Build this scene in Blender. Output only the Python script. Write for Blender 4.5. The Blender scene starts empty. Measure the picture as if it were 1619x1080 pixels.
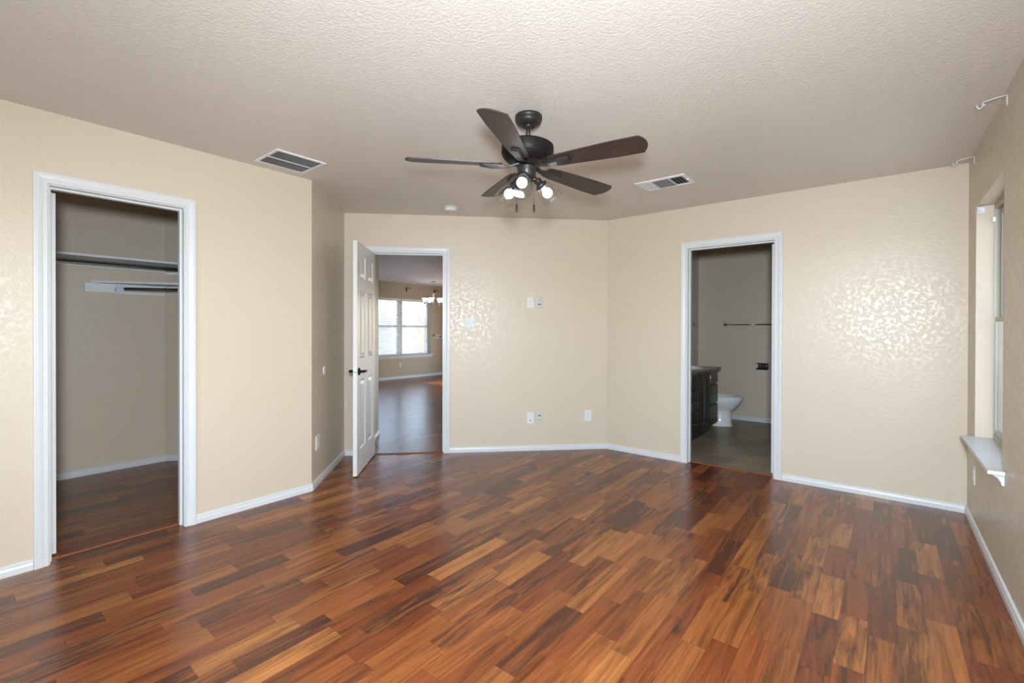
import bpy, math, random
from mathutils import Matrix, Vector
random.seed(7)
Q = math.sqrt(0.5); T8 = math.tan(math.pi / 8)
S = bpy.context.scene
COL = S.collection

# ------------------------------------------------------------------ camera
CAM_H = 1.2788
F_PX, PITCH, ROLL, YAW = 731.985, 0.0047, 0.0024, 0.6752
up0 = Vector((0, 0, 1))
fw0 = Vector((-math.sin(YAW), math.cos(YAW), 0)); rt0 = Vector((math.cos(YAW), math.sin(YAW), 0))
fw = fw0 * math.cos(PITCH) - up0 * math.sin(PITCH); u_ = up0 * math.cos(PITCH) + fw0 * math.sin(PITCH)
rt = rt0 * math.cos(ROLL) + u_ * math.sin(ROLL); upv = u_ * math.cos(ROLL) - rt0 * math.sin(ROLL)
cd = bpy.data.cameras.new('camera'); cam = bpy.data.objects.new('camera', cd); COL.objects.link(cam)
m = Matrix.Identity(4)
for i in range(3):
    m[i][0], m[i][1], m[i][2] = rt[i], upv[i], -fw[i]
m[2][3] = CAM_H
cam.matrix_world = m
cd.sensor_width = 36.0; cd.lens = F_PX / 1619 * 36; cd.shift_y = -16.517 / 1619
cd.clip_start = 0.02
S.camera = cam

# ------------------------------------------------------------------ world, sun, flash, exposure
SKY, SUN, FLASH, SPILL, BOUNCE, BULB, EXPO = 0.95, 8.0, 520.0, 14.0, 230.0, 10.0, 0.13
S.view_settings.view_transform = 'Standard'; S.view_settings.look = 'None'
S.view_settings.exposure = EXPO; S.view_settings.gamma = 1.0; S.view_settings.use_curve_mapping = False
w = bpy.data.worlds.new('sky'); S.world = w; w.use_nodes = True
nt = w.node_tree; nt.nodes.clear()
sky = nt.nodes.new('ShaderNodeTexSky'); sky.sky_type = 'NISHITA'; sky.sun_disc = False
sky.sun_elevation = math.radians(41); sky.sun_rotation = math.radians(5)
bg = nt.nodes.new('ShaderNodeBackground'); bg.inputs['Strength'].default_value = SKY
wo = nt.nodes.new('ShaderNodeOutputWorld')
hs_ = nt.nodes.new('ShaderNodeHueSaturation'); hs_.inputs['Saturation'].default_value = 0.85
nt.links.new(sky.outputs[0], hs_.inputs['Color']); nt.links.new(hs_.outputs[0], bg.inputs[0]); nt.links.new(bg.outputs[0], wo.inputs[0])

def light(name, typ, loc, energy, color, **kw):
    d = bpy.data.lights.new(name, typ); d.energy = energy; d.color = color
    for k, v in kw.items(): setattr(d, k, v)
    o = bpy.data.objects.new(name, d); o.location = loc; COL.objects.link(o); return o
sun = light('sun', 'SUN', (0, 20, 20), SUN, (1, 0.9, 0.78), angle=0.009)
sun.rotation_euler = (math.radians(-49), 0, 0)
# the photographer's flash beside the camera, and its head tilted up to bounce off the ceiling
FCOL = (0.90, 1.0, 1.11)
hd = light('camera_flash', 'SPOT', (0.08, -0.09, 1.50), FLASH, FCOL, shadow_soft_size=0.10, spot_size=math.radians(178), spot_blend=1.0)
hd.rotation_euler = (math.radians(68), 0, YAW - math.radians(5))
light('flash_spill', 'POINT', (0.08, -0.09, 1.50), SPILL, FCOL, shadow_soft_size=0.10)
fl = light('bounce_flash', 'SPOT', (0.08, -0.09, 1.60), BOUNCE, FCOL, shadow_soft_size=0.06, spot_size=math.radians(80), spot_blend=0.8)
fl.rotation_euler = (math.radians(180), 0, 0)

rear_fill = light('rear_fill_light', 'AREA', (-1.75, -1.12, 1.33), 8.0, (0.93, 0.98, 1.0), shape='RECTANGLE', size=1.75, size_y=1.40)  # added fill lamp behind the camera, just outside the invented rear window
rear_fill.rotation_euler = (math.radians(90), 0, 0)

# ------------------------------------------------------------------ materials
def mat(name):
    mm = bpy.data.materials.new(name); mm.use_nodes = True
    t = mm.node_tree; return mm, t, t.nodes['Principled BSDF']
def N(t, typ, **kw):
    n = t.nodes.new(typ)
    for k, v in kw.items():
        if k.startswith('i_'): n.inputs[int(k[2:])].default_value = v
        else: setattr(n, k, v)
    return n
def lk(t, a, b): t.links.new(a, b)
def flat(name, col, rough=0.5, metal=0.0, spec=0.5, emit=None, es=0.0, noise=0.0, coat=0.0):
    mm, t, b = mat(name)
    b.inputs['Base Color'].default_value = (*col, 1); b.inputs['Roughness'].default_value = rough
    b.inputs['Metallic'].default_value = metal; b.inputs['Specular IOR Level'].default_value = spec
    b.inputs['Coat Weight'].default_value = coat
    if emit: b.inputs['Emission Color'].default_value = (*emit, 1); b.inputs['Emission Strength'].default_value = es
    if noise:
        tc = N(t, 'ShaderNodeTexCoord'); nz = N(t, 'ShaderNodeTexNoise'); nz.inputs['Scale'].default_value = 90
        lk(t, tc.outputs['Object'], nz.inputs['Vector'])
        bp = N(t, 'ShaderNodeBump'); bp.inputs['Strength'].default_value = noise; bp.inputs['Distance'].default_value = 0.001
        lk(t, nz.outputs['Fac'], bp.inputs['Height']); lk(t, bp.outputs[0], b.inputs['Normal'])
    return mm
def ramp(t, fac, stops, interp='LINEAR'):
    r = N(t, 'ShaderNodeValToRGB'); r.color_ramp.interpolation = interp
    els = r.color_ramp.elements
    while len(els) < len(stops): els.new(0.5)
    for e, (p, c) in zip(els, stops): e.position = p; e.color = (*c, 1) if len(c) == 3 else c
    lk(t, fac, r.inputs[0]); return r.outputs[0]
def math_(t, op, a, b=None, c=None):
    n = N(t, 'ShaderNodeMath', operation=op)
    for k, v in enumerate((a, b, c)):
        if v is None: continue
        if isinstance(v, (int, float)): n.inputs[k].default_value = v
        else: lk(t, v, n.inputs[k])
    return n.outputs[0]

def plaster(name, col, rough, spec, big, fine, dist, strength, plateau, sheen=None):
    """painted knockdown / orange-peel plaster"""
    mm, t, b = mat(name)
    b.inputs['Base Color'].default_value = (*col, 1)
    b.inputs['Roughness'].default_value = rough; b.inputs['Specular IOR Level'].default_value = spec
    tc = N(t, 'ShaderNodeTexCoord')
    n1 = N(t, 'ShaderNodeTexNoise'); n1.inputs['Scale'].default_value = big; n1.inputs['Detail'].default_value = 3; n1.inputs['Distortion'].default_value = 0.6
    n2 = N(t, 'ShaderNodeTexNoise'); n2.inputs['Scale'].default_value = fine; n2.inputs['Detail'].default_value = 2
    lk(t, tc.outputs['Object'], n1.inputs['Vector']); lk(t, tc.outputs['Object'], n2.inputs['Vector'])
    h1 = ramp(t, n1.outputs['Fac'], [(plateau[0], (0, 0, 0)), (plateau[1], (1, 1, 1))], 'EASE')
    if sheen is None: h = math_(t, 'MULTIPLY_ADD', n2.outputs['Fac'], 0.45, h1)
    else:  # trowelled-flat patches are smoother and glossier than the peel between them
        h = math_(t, 'MULTIPLY_ADD', math_(t, 'MULTIPLY', n2.outputs['Fac'], math_(t, 'MULTIPLY_ADD', h1, -0.7, 1.0)), 0.7, h1)
        lk(t, math_(t, 'MULTIPLY_ADD', h1, sheen - rough, rough), b.inputs['Roughness'])
    bp = N(t, 'ShaderNodeBump'); bp.inputs['Strength'].default_value = strength; bp.inputs['Distance'].default_value = dist
    lk(t, h, bp.inputs['Height']); lk(t, bp.outputs[0], b.inputs['Normal'])
    return mm

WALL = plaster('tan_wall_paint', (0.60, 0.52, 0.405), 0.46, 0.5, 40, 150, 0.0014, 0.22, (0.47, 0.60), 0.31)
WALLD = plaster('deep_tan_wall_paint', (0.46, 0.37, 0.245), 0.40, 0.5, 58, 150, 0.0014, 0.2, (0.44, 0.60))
CEIL = plaster('textured_ceiling_paint', (0.655, 0.615, 0.555), 0.40, 0.45, 80, 190, 0.0026, 0.42, (0.42, 0.60))
CEILD = plaster('white_textured_ceiling_paint', (0.80, 0.81, 0.81), 0.42, 0.4, 70, 190, 0.003, 0.45, (0.42, 0.60))
WHITE = flat('white_trim_paint', (0.63, 0.65, 0.655), 0.32)
DOORW = flat('white_door_paint', (0.64, 0.64, 0.635), 0.38)
PLATE = flat('white_plastic', (0.68, 0.69, 0.70), 0.5)
IVORY = flat('ivory_plastic', (0.56, 0.55, 0.49), 0.35)
SLOT = flat('dark_slot', (0.03, 0.03, 0.03), 0.6)
BLACK = flat('black_metal', (0.012, 0.011, 0.011), 0.35, 0.6)
BRONZE = flat('dark_bronze_metal', (0.024, 0.021, 0.020), 0.40, 0.25)
CHROME = flat('chrome', (0.62, 0.63, 0.65), 0.18, 1.0)
STEEL = flat('zinc_plated_steel', (0.55, 0.57, 0.6), 0.35, 0.9)
NICKEL = flat('brushed_nickel', (0.42, 0.40, 0.37), 0.35, 0.9)
VENTW = flat('white_enamel', (0.74, 0.75, 0.76), 0.35)
VENTIN = flat('duct_interior', (0.02, 0.018, 0.016), 0.8)
GREYM = flat('grey_damper_metal', (0.22, 0.23, 0.25), 0.45, 0.3)
SLATG = flat('grey_louvre_paint', (0.24, 0.245, 0.25), 0.5)
ALU = flat('tan_window_aluminium', (0.44, 0.42, 0.36), 0.4, 0.2)
VINYL = flat('white_vinyl', (0.74, 0.78, 0.76), 0.4)
PORC = flat('white_porcelain', (0.80, 0.83, 0.84), 0.08, coat=0.3)
SHELFW = flat('white_shelf_paint', (0.76, 0.79, 0.81), 0.5)
STRIP = flat('reddish_wood_moulding', (0.25, 0.075, 0.03), 0.4)
OPAL = flat('frosted_glass_shade', (0.85, 0.85, 0.83), 0.4, emit=(1, 0.97, 0.92), es=1.6)
BULBM = flat('lit_bulb', (1, 1, 1), 0.4, emit=(0.95, 0.98, 1.0), es=BULB)
BLIND = flat('white_blind_slat', (0.80, 0.81, 0.80), 0.45)
CONC = flat('ground_concrete', (0.75, 0.74, 0.71), 0.9, noise=0.5)
STUCCO = flat('white_siding', (0.8, 0.78, 0.72), 0.8)

def thin_glass(name, tint, gl, refl=0.75, rough=0.03, pw=1.6):
    mm = bpy.data.materials.new(name); mm.use_nodes = True; t = mm.node_tree; t.nodes.clear()
    o = N(t, 'ShaderNodeOutputMaterial'); tr = N(t, 'ShaderNodeBsdfTransparent'); tr.inputs[0].default_value = (*tint, 1)
    g = N(t, 'ShaderNodeBsdfGlossy'); g.inputs['Roughness'].default_value = rough
    lw = N(t, 'ShaderNodeLayerWeight'); lw.inputs['Blend'].default_value = gl
    mx = N(t, 'ShaderNodeMixShader')
    f = math_(t, 'MULTIPLY', lw.outputs['Facing'], 1.0); f = math_(t, 'POWER', f, pw); f = math_(t, 'MULTIPLY_ADD', f, refl, 0.04)
    lk(t, f, mx.inputs[0]); lk(t, tr.outputs[0], mx.inputs[1]); lk(t, g.outputs[0], mx.inputs[2]); lk(t, mx.outputs[0], o.inputs[0])
    return mm
GLASS = thin_glass('window_glass', (0.94, 0.97, 0.98), 0.4)
SHADEG = thin_glass('clear_shade_glass', (0.965, 0.98, 0.975), 0.5, 0.45, 0.03, 3.0)

def laminate():
    mm, t, b = mat('laminate_planks')
    W_ = 0.1
    tc = N(t, 'ShaderNodeTexCoord'); sp = N(t, 'ShaderNodeSeparateXYZ'); lk(t, tc.outputs['Object'], sp.inputs[0])
    x, y = sp.outputs[0], sp.outputs[1]
    xs = math_(t, 'DIVIDE', math_(t, 'ADD', x, 0.145), W_)
    i = math_(t, 'FLOOR', xs); fx = math_(t, 'FRACT', xs)
    wn = N(t, 'ShaderNodeTexWhiteNoise', noise_dimensions='1D'); lk(t, i, wn.inputs['W'])
    sw = N(t, 'ShaderNodeSeparateColor'); lk(t, wn.outputs['Color'], sw.inputs[0])
    L_ = math_(t, 'MULTIPLY_ADD', sw.outputs[1], 0.18, 0.37)
    ys = math_(t, 'ADD', math_(t, 'DIVIDE', y, L_), math_(t, 'MULTIPLY', sw.outputs[0], 13.0))
    # uneven block ends
    j0 = math_(t, 'FLOOR', ys)
    j = j0; fy = math_(t, 'FRACT', ys)
    cv = N(t, 'ShaderNodeCombineXYZ'); lk(t, i, cv.inputs[0]); lk(t, j, cv.inputs[1])
    w2 = N(t, 'ShaderNodeTexWhiteNoise', noise_dimensions='2D'); lk(t, cv.outputs[0], w2.inputs['Vector'])
    sc = N(t, 'ShaderNodeSeparateColor'); lk(t, w2.outputs['Color'], sc.inputs[0])
    r1, r2, r3 = sc.outputs[0], sc.outputs[1], sc.outputs[2]
    # grain coordinates, shifted for each block
    gx = math_(t, 'MULTIPLY_ADD', r1, 37.0, math_(t, 'MULTIPLY', x, 1.0))
    gy = math_(t, 'MULTIPLY_ADD', r2, 53.0, math_(t, 'MULTIPLY', y, 1.0))
    def nz(sx, sy, detail, dist, rough=0.55):
        c = N(t, 'ShaderNodeCombineXYZ'); lk(t, math_(t, 'MULTIPLY', gx, sx), c.inputs[0]); lk(t, math_(t, 'MULTIPLY', gy, sy), c.inputs[1]); lk(t, r3, c.inputs[2])
        n = N(t, 'ShaderNodeTexNoise'); n.inputs['Scale'].default_value = 1.0; n.inputs['Detail'].default_value = detail; n.inputs['Distortion'].default_value = dist; n.inputs['Roughness'].default_value = rough
        lk(t, c.outputs[0], n.inputs['Vector']); return n.outputs['Fac']
    grain = nz(170, 5.5, 4, 0.3)
    bands = nz(22, 1.5, 3, 0.9)
    flame = nz(30, 2.6, 6, 0.9, 0.62)
    base = ramp(t, r1, [(0.0, (0.165, 0.040, 0.012)), (0.25, (0.205, 0.056, 0.015)), (0.5, (0.235, 0.071, 0.018)), (0.75, (0.28, 0.094, 0.023)), (1.0, (0.36, 0.138, 0.036))])
    bandm = ramp(t, bands, [(0.28, (0.36, 0.30, 0.28)), (0.50, (0.98, 0.97, 0.96)), (0.72, (1.22, 1.20, 1.12))])
    m1 = N(t, 'ShaderNodeMix', data_type='RGBA', blend_type='MULTIPLY'); m1.inputs[0].default_value = 0.85
    lk(t, base, m1.inputs[6]); lk(t, bandm, m1.inputs[7])
    gr = ramp(t, grain, [(0.3, (0.66, 0.62, 0.6)), (0.55, (1, 1, 1)), (0.75, (1.12, 1.1, 1.05))])
    m2 = N(t, 'ShaderNodeMix', data_type='RGBA', blend_type='MULTIPLY'); m2.inputs[0].default_value = 0.8
    lk(t, m1.outputs[2], m2.inputs[6]); lk(t, gr, m2.inputs[7])
    # dark figured flames on some blocks
    lo = ramp(t, flame, [(0.36, (1, 1, 1)), (0.56, (0, 0, 0))])
    amt = ramp(t, r3, [(0.25, (0.08, 0.08, 0.08)), (0.6, (0.5, 0.5, 0.5)), (0.9, (0.95, 0.95, 0.95))])
    gate = math_(t, 'MULTIPLY', lo, amt)
    # heavier figure spreads over the darkest third
    lo2 = ramp(t, flame, [(0.48, (1, 1, 1)), (0.68, (0, 0, 0))])
    hv = ramp(t, r2, [(0.72, (0, 0, 0)), (0.88, (0.85, 0.85, 0.85))])
    gate = math_(t, 'MAXIMUM', gate, math_(t, 'MULTIPLY', lo2, hv))
    m3 = N(t, 'ShaderNodeMix', data_type='RGBA', blend_type='MIX'); lk(t, gate, m3.inputs[0])
    lk(t, m2.outputs[2], m3.inputs[6]); m3.inputs[7].default_value = (0.045, 0.014, 0.008, 1)
    # hairline seams
    ex = math_(t, 'MINIMUM', fx, math_(t, 'SUBTRACT', 1.0, fx)); ex = math_(t, 'MULTIPLY', ex, W_)
    ey = math_(t, 'MULTIPLY', math_(t, 'MINIMUM', fy, math_(t, 'SUBTRACT', 1.0, fy)), L_)
    e = math_(t, 'MINIMUM', ex, ey)
    seam = ramp(t, math_(t, 'MULTIPLY', e, 100.0), [(0.04, (0.6, 0.6, 0.6)), (0.12, (1, 1, 1))])
    m4 = N(t, 'ShaderNodeMix', data_type='RGBA', blend_type='MULTIPLY'); m4.inputs[0].default_value = 1.0
    lk(t, m3.outputs[2], m4.inputs[6]); lk(t, seam, m4.inputs[7])
    lk(t, m4.outputs[2], b.inputs['Base Color'])
    b.inputs['Roughness'].default_value = 0.27; b.inputs['Specular IOR Level'].default_value = 0.55
    bp = N(t, 'ShaderNodeBump'); bp.inputs['Strength'].default_value = 0.10; bp.inputs['Distance'].default_value = 0.001
    lk(t, grain, bp.inputs['Height']); lk(t, bp.outputs[0], b.inputs['Normal'])
    return mm
LAM = laminate()

def bath_tile():
    mm, t, b = mat('brown_stone_tile')
    tc = N(t, 'ShaderNodeTexCoord'); sp = N(t, 'ShaderNodeSeparateXYZ'); lk(t, tc.outputs['Object'], sp.inputs[0])
    xs = math_(t, 'DIVIDE', math_(t, 'ADD', sp.outputs[0], 1.118), 0.233)
    i = math_(t, 'FLOOR', xs); fx = math_(t, 'FRACT', xs)
    ys = math_(t, 'ADD', math_(t, 'DIVIDE', sp.outputs[1], 0.47), math_(t, 'MULTIPLY', i, 0.5))
    j = math_(t, 'FLOOR', ys); fy = math_(t, 'FRACT', ys)
    ex = math_(t, 'MULTIPLY', math_(t, 'MINIMUM', fx, math_(t, 'SUBTRACT', 1.0, fx)), 0.233)
    ey = math_(t, 'MULTIPLY', math_(t, 'MINIMUM', fy, math_(t, 'SUBTRACT', 1.0, fy)), 0.47)
    e = math_(t, 'MINIMUM', ex, ey)
    cv = N(t, 'ShaderNodeCombineXYZ'); lk(t, i, cv.inputs[0]); lk(t, j, cv.inputs[1])
    w2 = N(t, 'ShaderNodeTexWhiteNoise', noise_dimensions='2D'); lk(t, cv.outputs[0], w2.inputs['Vector'])
    mp = N(t, 'ShaderNodeMapping'); mp.inputs['Scale'].default_value = (4, 22, 4); lk(t, tc.outputs['Object'], mp.inputs['Vector'])
    n1 = N(t, 'ShaderNodeTexNoise'); n1.inputs['Scale'].default_value = 1.0; n1.inputs['Detail'].default_value = 5; lk(t, mp.outputs[0], n1.inputs['Vector'])
    v = math_(t, 'MULTIPLY_ADD', w2.outputs['Value'], 0.25, math_(t, 'MULTIPLY', n1.outputs['Fac'], 0.9))
    c = ramp(t, v, [(0.3, (0.16, 0.125, 0.082)), (0.6, (0.28, 0.225, 0.152)), (0.85, (0.40, 0.33, 0.235))])
    g = ramp(t, math_(t, 'MULTIPLY', e, 100.0), [(0.16, (1, 1, 1)), (0.28, (0, 0, 0))])
    mx = N(t, 'ShaderNodeMix', data_type='RGBA'); lk(t, g, mx.inputs[0]); lk(t, c, mx.inputs[6]); mx.inputs[7].default_value = (0.34, 0.295, 0.22, 1)
    lk(t, mx.outputs[2], b.inputs['Base Color']); b.inputs['Roughness'].default_value = 0.38
    return mm
TILE = bath_tile()

def wood(name, c0, c1, sc, rough, axis=0, spec=0.5):
    mm, t, b = mat(name)
    tc = N(t, 'ShaderNodeTexCoord'); mp = N(t, 'ShaderNodeMapping')
    s = [sc * 12] * 3; s[axis] = sc; mp.inputs['Scale'].default_value = s
    lk(t, tc.outputs['Object'], mp.inputs['Vector'])
    n = N(t, 'ShaderNodeTexNoise'); n.inputs['Scale'].default_value = 1; n.inputs['Detail'].default_value = 5; n.inputs['Distortion'].default_value = 0.5
    lk(t, mp.outputs[0], n.inputs['Vector'])
    lk(t, ramp(t, n.outputs['Fac'], [(0.3, c0), (0.7, c1)]), b.inputs['Base Color'])
    b.inputs['Roughness'].default_value = rough; b.inputs['Specular IOR Level'].default_value = spec
    return mm
BLADE = wood('walnut_blade', (0.022, 0.013, 0.010), (0.050, 0.029, 0.021), 7, 0.42, 0)
ESPR = wood('espresso_cabinet', (0.014, 0.009, 0.007), (0.024, 0.016, 0.012), 5, 0.3, 2)
FENCE = wood('tan_fence_wood', (0.30, 0.17, 0.10), (0.42, 0.26, 0.16), 2, 0.8, 2)
def stone():
    mm, t, b = mat('brown_stone_counter')
    tc = N(t, 'ShaderNodeTexCoord'); n = N(t, 'ShaderNodeTexNoise'); n.inputs['Scale'].default_value = 60; n.inputs['Detail'].default_value = 6
    lk(t, tc.outputs['Object'], n.inputs['Vector'])
    lk(t, ramp(t, n.outputs['Fac'], [(0.35, (0.075, 0.055, 0.04)), (0.6, (0.15, 0.115, 0.085)), (0.75, (0.24, 0.2, 0.15))]), b.inputs['Base Color'])
    b.inputs['Roughness'].default_value = 0.22; return mm
STONE = stone()

# ------------------------------------------------------------------ mesh helpers
class MB:
    def __init__(s): s.v = []; s.f = []; s.sm = []
    def add(s, vs, fs, smooth=False):
        o = len(s.v); s.v += [tuple(v) for v in vs]; s.f += [tuple(i + o for i in f) for f in fs]; s.sm += [smooth] * len(fs)
    def box(s, x0, x1, y0, y1, z0, z1):
        p = [(x, y, z) for z in (z0, z1) for y in (y0, y1) for x in (x0, x1)]
        s.add(p, [(0, 2, 3, 1), (4, 5, 7, 6), (0, 1, 5, 4), (2, 6, 7, 3), (0, 4, 6, 2), (1, 3, 7, 5)])
    def bbox(s, x0, x1, y0, y1, z0, z1, r=0.002):
        """box with chamfered edges"""
        X, Y, Z = (x0, x1), (y0, y1), (z0, z1); vs = []; idx = {}
        for a in (0, 1):
            for b in (0, 1):
                for c in (0, 1):
                    for ax in range(3):
                        p = [X[a] + (r if a == 0 else -r), Y[b] + (r if b == 0 else -r), Z[c] + (r if c == 0 else -r)]
                        p[ax] = (X[a], Y[b], Z[c])[ax]
                        idx[(a, b, c, ax)] = len(vs); vs.append(p)
        g = lambda a, b, c, ax: idx[(a, b, c, ax)]
        fs = []
        for a in (0, 1): fs.append([g(a, 0, 0, 0), g(a, 1, 0, 0), g(a, 1, 1, 0), g(a, 0, 1, 0)][::1 if a else -1])
        for b in (0, 1): fs.append([g(0, b, 0, 1), g(0, b, 1, 1), g(1, b, 1, 1), g(1, b, 0, 1)][::1 if b else -1])
        for c in (0, 1): fs.append([g(0, 0, c, 2), g(1, 0, c, 2), g(1, 1, c, 2), g(0, 1, c, 2)][::1 if c else -1])
        for a in (0, 1):
            for b in (0, 1): fs.append([g(a, b, 0, 0), g(a, b, 0, 1), g(a, b, 1, 1), g(a, b, 1, 0)])
            for c in (0, 1): fs.append([g(a, 0, c, 0), g(a, 0, c, 2), g(a, 1, c, 2), g(a, 1, c, 0)])
        for b in (0, 1):
            for c in (0, 1): fs.append([g(0, b, c, 1), g(0, b, c, 2), g(1, b, c, 2), g(1, b, c, 1)])
        for a in (0, 1):
            for b in (0, 1):
                for c in (0, 1): fs.append([g(a, b, c, 0), g(a, b, c, 1), g(a, b, c, 2)])
        s.add(vs, fs)
    def prism(s, poly, z0, z1):
        n = len(poly)
        vs = [(x, y, z0) for x, y in poly] + [(x, y, z1) for x, y in poly]
        s.add(vs, [tuple(range(n))[::-1], tuple(range(n, 2 * n))] + [(i, (i + 1) % n, n + (i + 1) % n, n + i) for i in range(n)])
    def lathe(s, prof, seg=32, mtx=None, cap=True, smooth=True):
        vs = []
        for r, z in prof:
            for k in range(seg):
                a = 2 * math.pi * k / seg; p = Vector((r * math.cos(a), r * math.sin(a), z))
                vs.append(mtx @ p if mtx else p)
        fs = [(i * seg + k, i * seg + (k + 1) % seg, (i + 1) * seg + (k + 1) % seg, (i + 1) * seg + k) for i in range(len(prof) - 1) for k in range(seg)]
        s.add(vs, fs, smooth)
        if cap:
            if prof[0][0] > 1e-6: s.f.append(tuple(len(s.v) - len(vs) + k for k in range(seg))[::-1]); s.sm.append(False)
            if prof[-1][0] > 1e-6: s.f.append(tuple(len(s.v) - seg + k for k in range(seg))); s.sm.append(False)
    def tube(s, pts, r, seg=10):
        pts = [Vector(p) for p in pts]; n = len(pts); rings = []; a0 = None
        for i, p in enumerate(pts):
            d = (pts[min(i + 1, n - 1)] - pts[max(i - 1, 0)]).normalized()
            if a0 is None: a0 = d.orthogonal().normalized()
            a0 = (a0 - d * a0.dot(d)).normalized(); b0 = d.cross(a0)
            rr = r[i] if isinstance(r, (list, tuple)) else r
            rings += [p + (a0 * math.cos(2 * math.pi * k / seg) + b0 * math.sin(2 * math.pi * k / seg)) * rr for k in range(seg)]
        fs = [(i * seg + k, i * seg + (k + 1) % seg, (i + 1) * seg + (k + 1) % seg, (i + 1) * seg + k) for i in range(n - 1) for k in range(seg)]
        o = len(s.v); s.add(rings, fs, True)
        s.f += [tuple(o + k for k in range(seg))[::-1], tuple(o + (n - 1) * seg + k for k in range(seg))]; s.sm += [False, False]
    def sphere(s, c, r, seg=20, rings=12, sc=(1, 1, 1)):
        prof = [(max(r * math.sin(math.pi * i / rings), 1e-7), -r * math.cos(math.pi * i / rings)) for i in range(rings + 1)]
        s.lathe(prof, seg, Matrix.Translation(c) @ Matrix.Diagonal((*sc, 1)), cap=False)
    def loft(s, rings, cap=True, smooth=True):
        n = len(rings[0]); o = len(s.v)
        s.add([p for r in rings for p in r], [(i * n + k, i * n + (k + 1) % n, (i + 1) * n + (k + 1) % n, (i + 1) * n + k) for i in range(len(rings) - 1) for k in range(n)], smooth)
        if cap:
            s.f += [tuple(o + k for k in range(n))[::-1], tuple(o + (len(rings) - 1) * n + k for k in range(n))]; s.sm += [False, False]
    def xf(s, mtx): s.v = [tuple(mtx @ Vector(v)) for v in s.v]; return s
    def build(s, name, material, parent=None, loc=(0, 0, 0), rz=0.0):
        me = bpy.data.meshes.new(name); me.from_pydata(s.v, [], s.f); me.update()
        for p, q in zip(me.polygons, s.sm): p.use_smooth = q
        me.materials.append(material)
        import bmesh
        bm = bmesh.new(); bm.from_mesh(me); bmesh.ops.recalc_face_normals(bm, faces=bm.faces); bm.to_mesh(me); bm.free()
        o = bpy.data.objects.new(name, me); COL.objects.link(o); o.location = loc; o.rotation_euler = (0, 0, rz)
        if parent: o.parent = parent
        return o

def tag(o, label=None, cat=None, group=None, kind=None):
    for k, v in (('label', label), ('category', cat), ('group', group), ('kind', kind)):
        if v: o[k] = v
    return o
def empty(name, loc=(0, 0, 0), rz=0.0, label=None, cat=None, group=None, kind=None):
    o = bpy.data.objects.new(name, None); o.empty_display_size = 0.05; COL.objects.link(o)
    o.location = loc; o.rotation_euler = (0, 0, rz); return tag(o, label, cat, group, kind)
def struct(o, label=None): return tag(o, label, kind='structure')
def copy_tree(o, parent=None):
    c = o.copy(); COL.objects.link(c)
    if parent: c.parent = parent
    for ch in o.children: copy_tree(ch, c)
    return c

class Frame:
    """wall frame: s along the wall, d behind its face (negative = into the room), z up"""
    def __init__(f, o, u, v): f.o, f.u, f.v = o, u, v
    def p(f, s, d, z=0.0): return (f.o[0] + f.u[0] * s + f.v[0] * d, f.o[1] + f.u[1] * s + f.v[1] * d, z)
    def m(f):
        M = Matrix.Identity(4)
        M[0][0], M[1][0] = f.u; M[0][1], M[1][1] = f.v; M[0][3], M[1][3] = f.o; return M
    def rz(f): return math.atan2(f.u[1], f.u[0])
XL, YA, SL, YR, XW = -3.5034, 1.8564, 1.0219, 4.5012, 0.4635
A = (XL, YA); B = (XL - SL * Q, YA + SL * Q); DL = (YR - B[1]) / Q
FL = Frame((XL, 0), (0, 1), (-1, 0)); FS = Frame(A, (-Q, Q), (-Q, -Q)); FD = Frame(B, (Q, Q), (-Q, Q))
FR = Frame((0, YR), (1, 0), (0, 1)); FW = Frame((XW, 0), (0, 1), (1, 0))
YB = -0.85
FB = Frame((0, YB), (1, 0), (0, -1))
H = 2.44

def wall(name, F, s0, s1, th, holes=(), material=WALL, z1=H, d0=0.0):
    ss = sorted({s0, s1, *[h[0] for h in holes], *[h[1] for h in holes]}); zs = sorted({0.0, z1, *[h[2] for h in holes], *[h[3] for h in holes]})
    solid = lambda i, k: 0 <= i < len(ss) - 1 and 0 <= k < len(zs) - 1 and not any(h[0] <= (ss[i] + ss[i + 1]) / 2 <= h[1] and h[2] <= (zs[k] + zs[k + 1]) / 2 <= h[3] for h in holes)
    mb = MB()
    def qd(*pp): mb.add([F.p(*p) for p in pp], [(0, 1, 2, 3)])
    for i in range(len(ss) - 1):
        for k in range(len(zs) - 1):
            if not solid(i, k): continue
            a, b, c, e = ss[i], ss[i + 1], zs[k], zs[k + 1]
            for d in (d0, d0 + th): qd((a, d, c), (b, d, c), (b, d, e), (a, d, e))
            if not solid(i - 1, k): qd((a, d0, c), (a, d0 + th, c), (a, d0 + th, e), (a, d0, e))
            if not solid(i + 1, k): qd((b, d0, c), (b, d0 + th, c), (b, d0 + th, e), (b, d0, e))
            if not solid(i, k - 1): qd((a, d0, c), (b, d0, c), (b, d0 + th, c), (a, d0 + th, c))
            if not solid(i, k + 1): qd((a, d0, e), (b, d0, e), (b, d0 + th, e), (a, d0 + th, e))
    # weld shared vertices
    import bmesh
    o = mb.build(name, material)
    bm = bmesh.new(); bm.from_mesh(o.data); bmesh.ops.remove_doubles(bm, verts=bm.verts, dist=1e-5); bmesh.ops.recalc_face_normals(bm, faces=bm.faces); bm.to_mesh(o.data); bm.free()
    return struct(o)

def box_struct(name, x0, x1, y0, y1, z0, z1, material):
    mb = MB(); mb.box(x0, x1, y0, y1, z0, z1); return struct(mb.build(name, material))

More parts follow.
